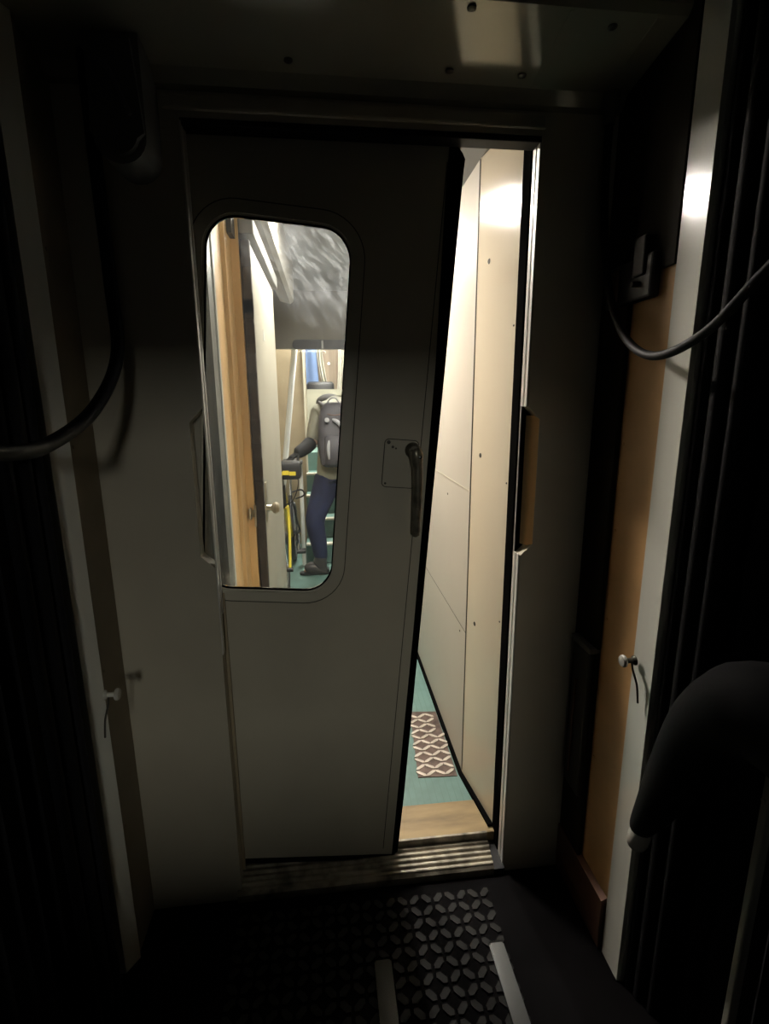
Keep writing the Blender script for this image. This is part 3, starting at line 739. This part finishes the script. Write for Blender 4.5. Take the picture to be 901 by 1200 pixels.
bm = NB(); tube(bm, smooth_path([(BX + .03, 3.62, .78), (BX + .10, 3.66, .79), (BX + .115, 3.72, .74), (BX + .05, 3.80, .70)], 5), .006, 6); part('bottle_strap', bm, M['dark'], bk, True)
bg = thing('handlebar_bag', 'small black bag with yellow stripe on the bicycle handlebar', 'bag', (BX, 3.2, .96))
bm = NB(); bx(bm, BX - .10, BX + .128, 3.12, 3.232, .945, 1.055, .02); part('body', bm, M['dark'], bg, True)
bm = NB()
for k in range(3): bx(bm, BX - .020 + k * .040, BX + .018 + k * .040, 3.116, 3.121, .972 + .004 * (k % 2), .996 + .006 * (k % 2), .001)
part('stripe', bm, M['yellow'], bg)
bm = NB(); tube(bm, smooth_path([(BX - .08, 3.18, 1.04), (BX - .03, 3.20, 1.065), (BX + .02, 3.18, 1.04)], 4), .006, 6); part('handle', bm, M['dark'], bg, True)

# ------------------------------------------------------------------ person bending forward at the foot of the stairs
def skin_mesh(name, verts, edges, radii, m, parent=None, sub=2, root_i=0):
    me = bpy.data.meshes.new(name); me.from_pydata([Vector(v) for v in verts], edges, []); me.update()
    o = bpy.data.objects.new(name, me); C.objects.link(o); me.materials.append(m) if not isinstance(m, list) else [me.materials.append(q) for q in m]
    md = o.modifiers.new('skin', 'SKIN'); md.use_smooth_shade = True
    for i, d in enumerate(me.skin_vertices[0].data):
        r = radii[i]; d.radius = (r, r) if not isinstance(r, tuple) else r
        d.use_root = (i == root_i)
    s = o.modifiers.new('sub', 'SUBSURF'); s.levels = sub; s.render_levels = sub
    bpy.context.view_layer.update()
    dg = bpy.context.evaluated_depsgraph_get(); me2 = bpy.data.meshes.new_from_object(o.evaluated_get(dg))
    o.modifiers.clear(); o.data = me2
    for p in me2.polygons: p.use_smooth = True
    if parent: o.parent = parent
    return o
J = dict(pel=(.055, 3.78, .94), spine=(.060, 3.80, 1.08), chest=(.065, 3.86, 1.24), neckb=(.075, 3.93, 1.37), neck=(.065, 4.0, 1.385), head=(.035, 4.10, 1.375), crown=(.03, 4.17, 1.355),
         lhip=(-.010, 3.77, .80), lknee=(-.112, 3.715, .545), lcalf=(-.085, 3.735, .42), lank=(-.062, 3.745, .205), lheel=(-.065, 3.76, .155), ltoe=(-.20, 3.73, .148),
         rhip=(.12, 3.80, .80), rknee=(.165, 3.98, .66), rank=(.165, 4.02, .375), rtoe=(.15, 4.14, .315),
         lsh=(-.055, 3.90, 1.32), lelb=(-.105, 3.80, 1.10), lwr=(-.19, 3.72, 1.055), lha=(-.215, 3.71, 1.045),
         rsh=(.20, 3.92, 1.32), relb=(.27, 4.05, 1.16), rwr=(.25, 4.20, 1.10), rha=(.245, 4.25, 1.09))
def fig(keys, edges, rad, m, name, parent=None):
    ks = list(keys); return skin_mesh(name, [J[k] for k in ks], [(ks.index(a), ks.index(b)) for a, b in edges], [rad[k] for k in ks], m, parent)
RB = dict(pel=.105, spine=.10, chest=.115, neckb=.07, neck=.05, head=.082, crown=.062, lhip=.085, lknee=.056, lcalf=.052, lank=.028, lheel=.02, ltoe=.014, rhip=.085, rknee=.056, rank=.028, rtoe=.014,
          lsh=.055, lelb=.042, lwr=.030, lha=.028, rsh=.055, relb=.042, rwr=.030, rha=.028)
ED = [('pel', 'spine'), ('spine', 'chest'), ('chest', 'neckb'), ('neckb', 'neck'), ('neck', 'head'), ('head', 'crown'), ('pel', 'lhip'), ('lhip', 'lknee'), ('lknee', 'lcalf'), ('lcalf', 'lank'), ('lank', 'lheel'), ('lank', 'ltoe'),
      ('pel', 'rhip'), ('rhip', 'rknee'), ('rknee', 'rank'), ('rank', 'rtoe'), ('neckb', 'lsh'), ('lsh', 'lelb'), ('lelb', 'lwr'), ('lwr', 'lha'), ('neckb', 'rsh'), ('rsh', 'relb'), ('relb', 'rwr'), ('rwr', 'rha')]
body = fig(J.keys(), ED, RB, M['skin'], 'person')
tag(body, 'person in dark blue jeans and olive jacket bending forward at the stairs', 'person')
# face: nose, brow, ears are on the far side; built for side views
bm = NB()
for c, r in (((.03, 4.185, 1.29), .016), ((.0, 4.20, 1.32), .011), ((.06, 4.20, 1.32), .011)):
    bmesh.ops.create_icosphere(bm, subdivisions=2, radius=r, matrix=Matrix.Translation(c))
part('face_features', bm, M['skin'], body, True)
up = {k: v * 1.16 + .006 for k, v in RB.items()}
J['hem'] = (.050, 3.775, .80)
J['collar'] = (.068, 3.985, 1.395)
jk = ['collar', 'hem', 'pel', 'spine', 'chest', 'neckb', 'lsh', 'lelb', 'rsh', 'relb', 'rwr']
ju = dict(up); ju.update(lsh=.070, lelb=.056, rsh=.07, relb=.056, rwr=.040, pel=.142, spine=.135, chest=.14, neckb=.095)
ju['hem'] = .155; ju['collar'] = .068
jm = fig(jk, [('collar', 'neckb'), ('hem', 'pel'), ('pel', 'spine'), ('spine', 'chest'), ('chest', 'neckb'), ('neckb', 'lsh'), ('lsh', 'lelb'), ('neckb', 'rsh'), ('rsh', 'relb'), ('relb', 'rwr')], ju, M['jacket'], 'jacket', body)
J['pel2'] = (.055, 3.78, 1.0)
lk = ['pel2', 'lhip', 'lknee', 'lcalf', 'lank', 'rhip', 'rknee', 'rank']
lu = dict(pel2=.125, lhip=.108, lknee=.078, lcalf=.072, lank=.052, rhip=.110, rknee=.068, rank=.046)
fig(lk, [('pel2', 'lhip'), ('lhip', 'lknee'), ('lknee', 'lcalf'), ('lcalf', 'lank'), ('pel2', 'rhip'), ('rhip', 'rknee'), ('rknee', 'rank')], lu, M['jeans'], 'jeans', body)
def boot(ank, heel, toe, side):
    vs = [(ank[0] - .004, ank[1], ank[2] + .10), ank, heel, ((heel[0] + toe[0]) / 2, (heel[1] + toe[1]) / 2, heel[2] + .006), toe]
    o = skin_mesh('boot', vs, [(0, 1), (1, 2), (2, 3), (3, 4), (1, 3)], [.060, .056, .050, .050, .042], M['boot'], body)
    bm = NB(); d = (Vector(toe) - Vector(heel)); d.z = 0; L_ = d.length; d.normalize(); nrm = Vector((-d.y, d.x, 0)); h = Vector(heel); z0 = heel[2] - .035
    a = h - d * .045; outl = []
    for t, w in ((0, .02), (.01, .034), (.09, .032), (.14, .036), (L_ + .05, .032), (L_ + .075, .018)): outl.append((t, w))
    P_ = [a + d * t + nrm * w for t, w in outl] + [a + d * t - nrm * w for t, w in outl[::-1]]
    prism(bm, [(p.x, p.y) for p in P_], 2, z0, z0 + .014)
    Q = [a + d * t + nrm * w for t, w in outl[:3]] + [a + d * t - nrm * w for t, w in outl[:3][::-1]]
    prism(bm, [(p.x, p.y) for p in Q], 2, z0 - .0, z0 + .03)
    s = obj('sole', bm, M['dark']); s.parent = o
boot((-.062, 3.745, .225), (-.052, 3.752, .162), (-.20, 3.73, .156), 1)
boot((.165, 4.02, .385), (.165, 4.01, .328), (.15, 4.14, .322), -1)
# black forearm sleeve and gloved left hand on the handlebar
fs = skin_mesh('sleeve', [(-.098, 3.815, 1.135), (-.135, 3.775, 1.09), (-.195, 3.72, 1.055), (-.225, 3.705, 1.043)], [(0, 1), (1, 2), (2, 3)], [.060, .056, .048, .042], M['glove'], body)
def hand(w, d, m, parent, up_=Vector((0, 0, 1))):
    w = Vector(w); d = Vector(d).normalized(); s = d.cross(up_).normalized(); u = s.cross(d)
    vs = [w, w + d * .04, w + d * .075]; es = [(0, 1), (1, 2)]; rs = [(.026, .018), (.036, .018), (.034, .015)]
    for k in range(4):
        b = w + d * .07 + s * (-.027 + .018 * k); ln = (.062, .072, .068, .052)[k]; i = len(vs)
        vs += [b, b + d * ln * .5 - u * .006, b + d * ln * .8 - u * .026, b + d * ln * .8 - u * .045]; es += [(2, i), (i, i + 1), (i + 1, i + 2), (i + 2, i + 3)]; rs += [.0095, .009, .0085, .0075]
    i = len(vs); b = w + d * .025 - s * .028; vs += [b, b + d * .02 - s * .018 - u * .012, b + d * .045 - s * .022 - u * .028]; es += [(0, i), (i, i + 1), (i + 1, i + 2)]; rs += [.012, .010, .0085]
    return skin_mesh('hand', vs, es, rs, m, parent, 2)
hand((-.20, 3.72, 1.052), (-.045, -.03, -.03), M['glove'], body)
hand((.25, 4.20, 1.10), (-.02, .05, -.02), M['skin'], body)
# hair seen as a dark cap over the head
bm = NB(); bmesh.ops.create_icosphere(bm, subdivisions=3, radius=1, matrix=Matrix.Translation((.032, 4.10, 1.40)) @ Matrix.Diagonal((.105, .115, .070, 1)))
part('hair', bm, M['hair'], body, True)
# backpack
bp = thing('backpack', 'dark grey backpack with light patches worn on the bending person', 'backpack', (.06, 3.70, .93))
def pack_shape(bm, x0, x1, y0, y1, z0, z1, r):
    v = bx(bm, x0, x1, y0, y1, z0, z1, r)
bm = NB()
secs = [(.955, .075, .050), (.975, .105, .075), (1.06, .118, .090), (1.20, .120, .085), (1.32, .110, .070), (1.385, .085, .050), (1.405, .05, .028)]
rings = []
for z, hw, hd in secs:
    cy = 3.640 + (z - .95) * .16; cx = .062
    R_ = []
    for k in range(24):
        a = 2 * PI * k / 24; ca, sa = math.cos(a), math.sin(a); e = .55
        R_.append(bm.verts.new((cx + hw * math.copysign(abs(ca) ** e, ca), cy + hd * math.copysign(abs(sa) ** e, sa), z)))
    rings.append(R_)
for A, B in zip(rings, rings[1:]):
    for k in range(24): bm.faces.new((A[k], A[(k + 1) % 24], B[(k + 1) % 24], B[k]))
bm.faces.new(rings[0][::-1]); bm.faces.new(rings[-1])
bpo = part('body', bm, M['pack'], bp, True)
bm = NB()
rings = []
for z, hw, hd in ((.975, .06, .012), (.99, .078, .024), (1.10, .082, .034), (1.16, .078, .026), (1.18, .06, .010)):
    cy = 3.640 + (z - .95) * .16 - .082; R_ = []
    for k in range(20):
        a = 2 * PI * k / 20; ca, sa = math.cos(a), math.sin(a)
        R_.append(bm.verts.new((.066 + hw * math.copysign(abs(ca) ** .6, ca), cy + hd * math.copysign(abs(sa) ** .6, sa), z)))
    rings.append(R_)
for A, B in zip(rings, rings[1:]):
    for k in range(20): bm.faces.new((A[k], A[(k + 1) % 20], B[(k + 1) % 20], B[k]))
bm.faces.new(rings[0][::-1]); bm.faces.new(rings[-1])
part('front_pocket', bm, M['pack'], bp, True)
bm = NB(); lathe(bm, [(.017, 0), (.016, .004), (.008, .006)], (0, -1, .16), (.008, 3.590, 1.285), 16); part('round_badge', bm, M['packlight'], bp, True)
bm = NB(); tube(bm, smooth_path([(.045, 3.601, 1.29), (.075, 3.593, 1.275), (.115, 3.593, 1.235), (.135, 3.593, 1.20)], 5), [.006 + .010 * math.sin(PI * i / 15) for i in range(16)], 8); part('reflective_patch', bm, M['packlight'], bp, True)
bm = NB(); tube(bm, smooth_path([(.018, 3.530, 1.15), (.012, 3.525, 1.09), (.016, 3.525, 1.02)], 5), [.004 + .008 * math.sin(PI * i / 10) for i in range(11)], 8); part('side_patch', bm, M['packlight'], bp, True)
bm = NB(); tube(bm, smooth_path([(.01, 3.70, 1.385), (.03, 3.69, 1.425), (.07, 3.69, 1.435), (.10, 3.70, 1.40)], 5), .005, 8); part('carry_loop', bm, M['packlight'], bp, True)
bm = NB(); tube(bm, smooth_path([(.012, 3.615, 1.325), (.06, 3.60, 1.318), (.11, 3.615, 1.325)], 5), .003, 8); part('zip', bm, M['amber'], bp, True)
for s in (-1, 1):
    bm = NB(); tube(bm, smooth_path([(.065 + .07 * s, 3.74, 1.375), (.065 + .115 * s, 3.93, 1.40), (.065 + .125 * s, 4.0, 1.30), (.065 + .13 * s, 3.95, 1.12), (.065 + .10 * s, 3.80, 1.0)], 6), .013, 8); part('shoulder_strap', bm, M['pack'], bp, True)

# ------------------------------------------------------------------ camera, world, view
cam = bpy.data.cameras.new('camera'); co = bpy.data.objects.new('camera', cam); C.objects.link(co)
p, y_, r = math.radians(12.444), math.radians(6.434), math.radians(-.346)
fw = Vector((math.sin(y_) * math.cos(p), math.cos(y_) * math.cos(p), -math.sin(p))); rt = Vector((math.cos(y_), -math.sin(y_), 0)); up_ = rt.cross(fw)
R1 = math.cos(r) * rt + math.sin(r) * up_; U1_ = -math.sin(r) * rt + math.cos(r) * up_
mw = Matrix(((R1.x, U1_.x, -fw.x, 0), (R1.y, U1_.y, -fw.y, 0), (R1.z, U1_.z, -fw.z, 1.42), (0, 0, 0, 1)))
co.matrix_world = mw
cam.sensor_fit = 'VERTICAL'; cam.sensor_height = 24; cam.lens = 595.7 / 1200 * 24; cam.clip_start = .01
bpy.context.scene.camera = co
w = bpy.data.worlds.new('night'); w.use_nodes = True; w.node_tree.nodes['Background'].inputs[0].default_value = (0, 0, 0, 1); bpy.context.scene.world = w
S = bpy.context.scene
S.view_settings.view_transform = 'Standard'; S.view_settings.look = 'None'; S.view_settings.gamma = 1; S.view_settings.use_curve_mapping = False
S.view_settings.exposure = 0
S.cycles.max_bounces = 10; S.cycles.diffuse_bounces = 6; S.cycles.transparent_max_bounces = 12
S.cycles.sample_clamp_indirect = 3.0
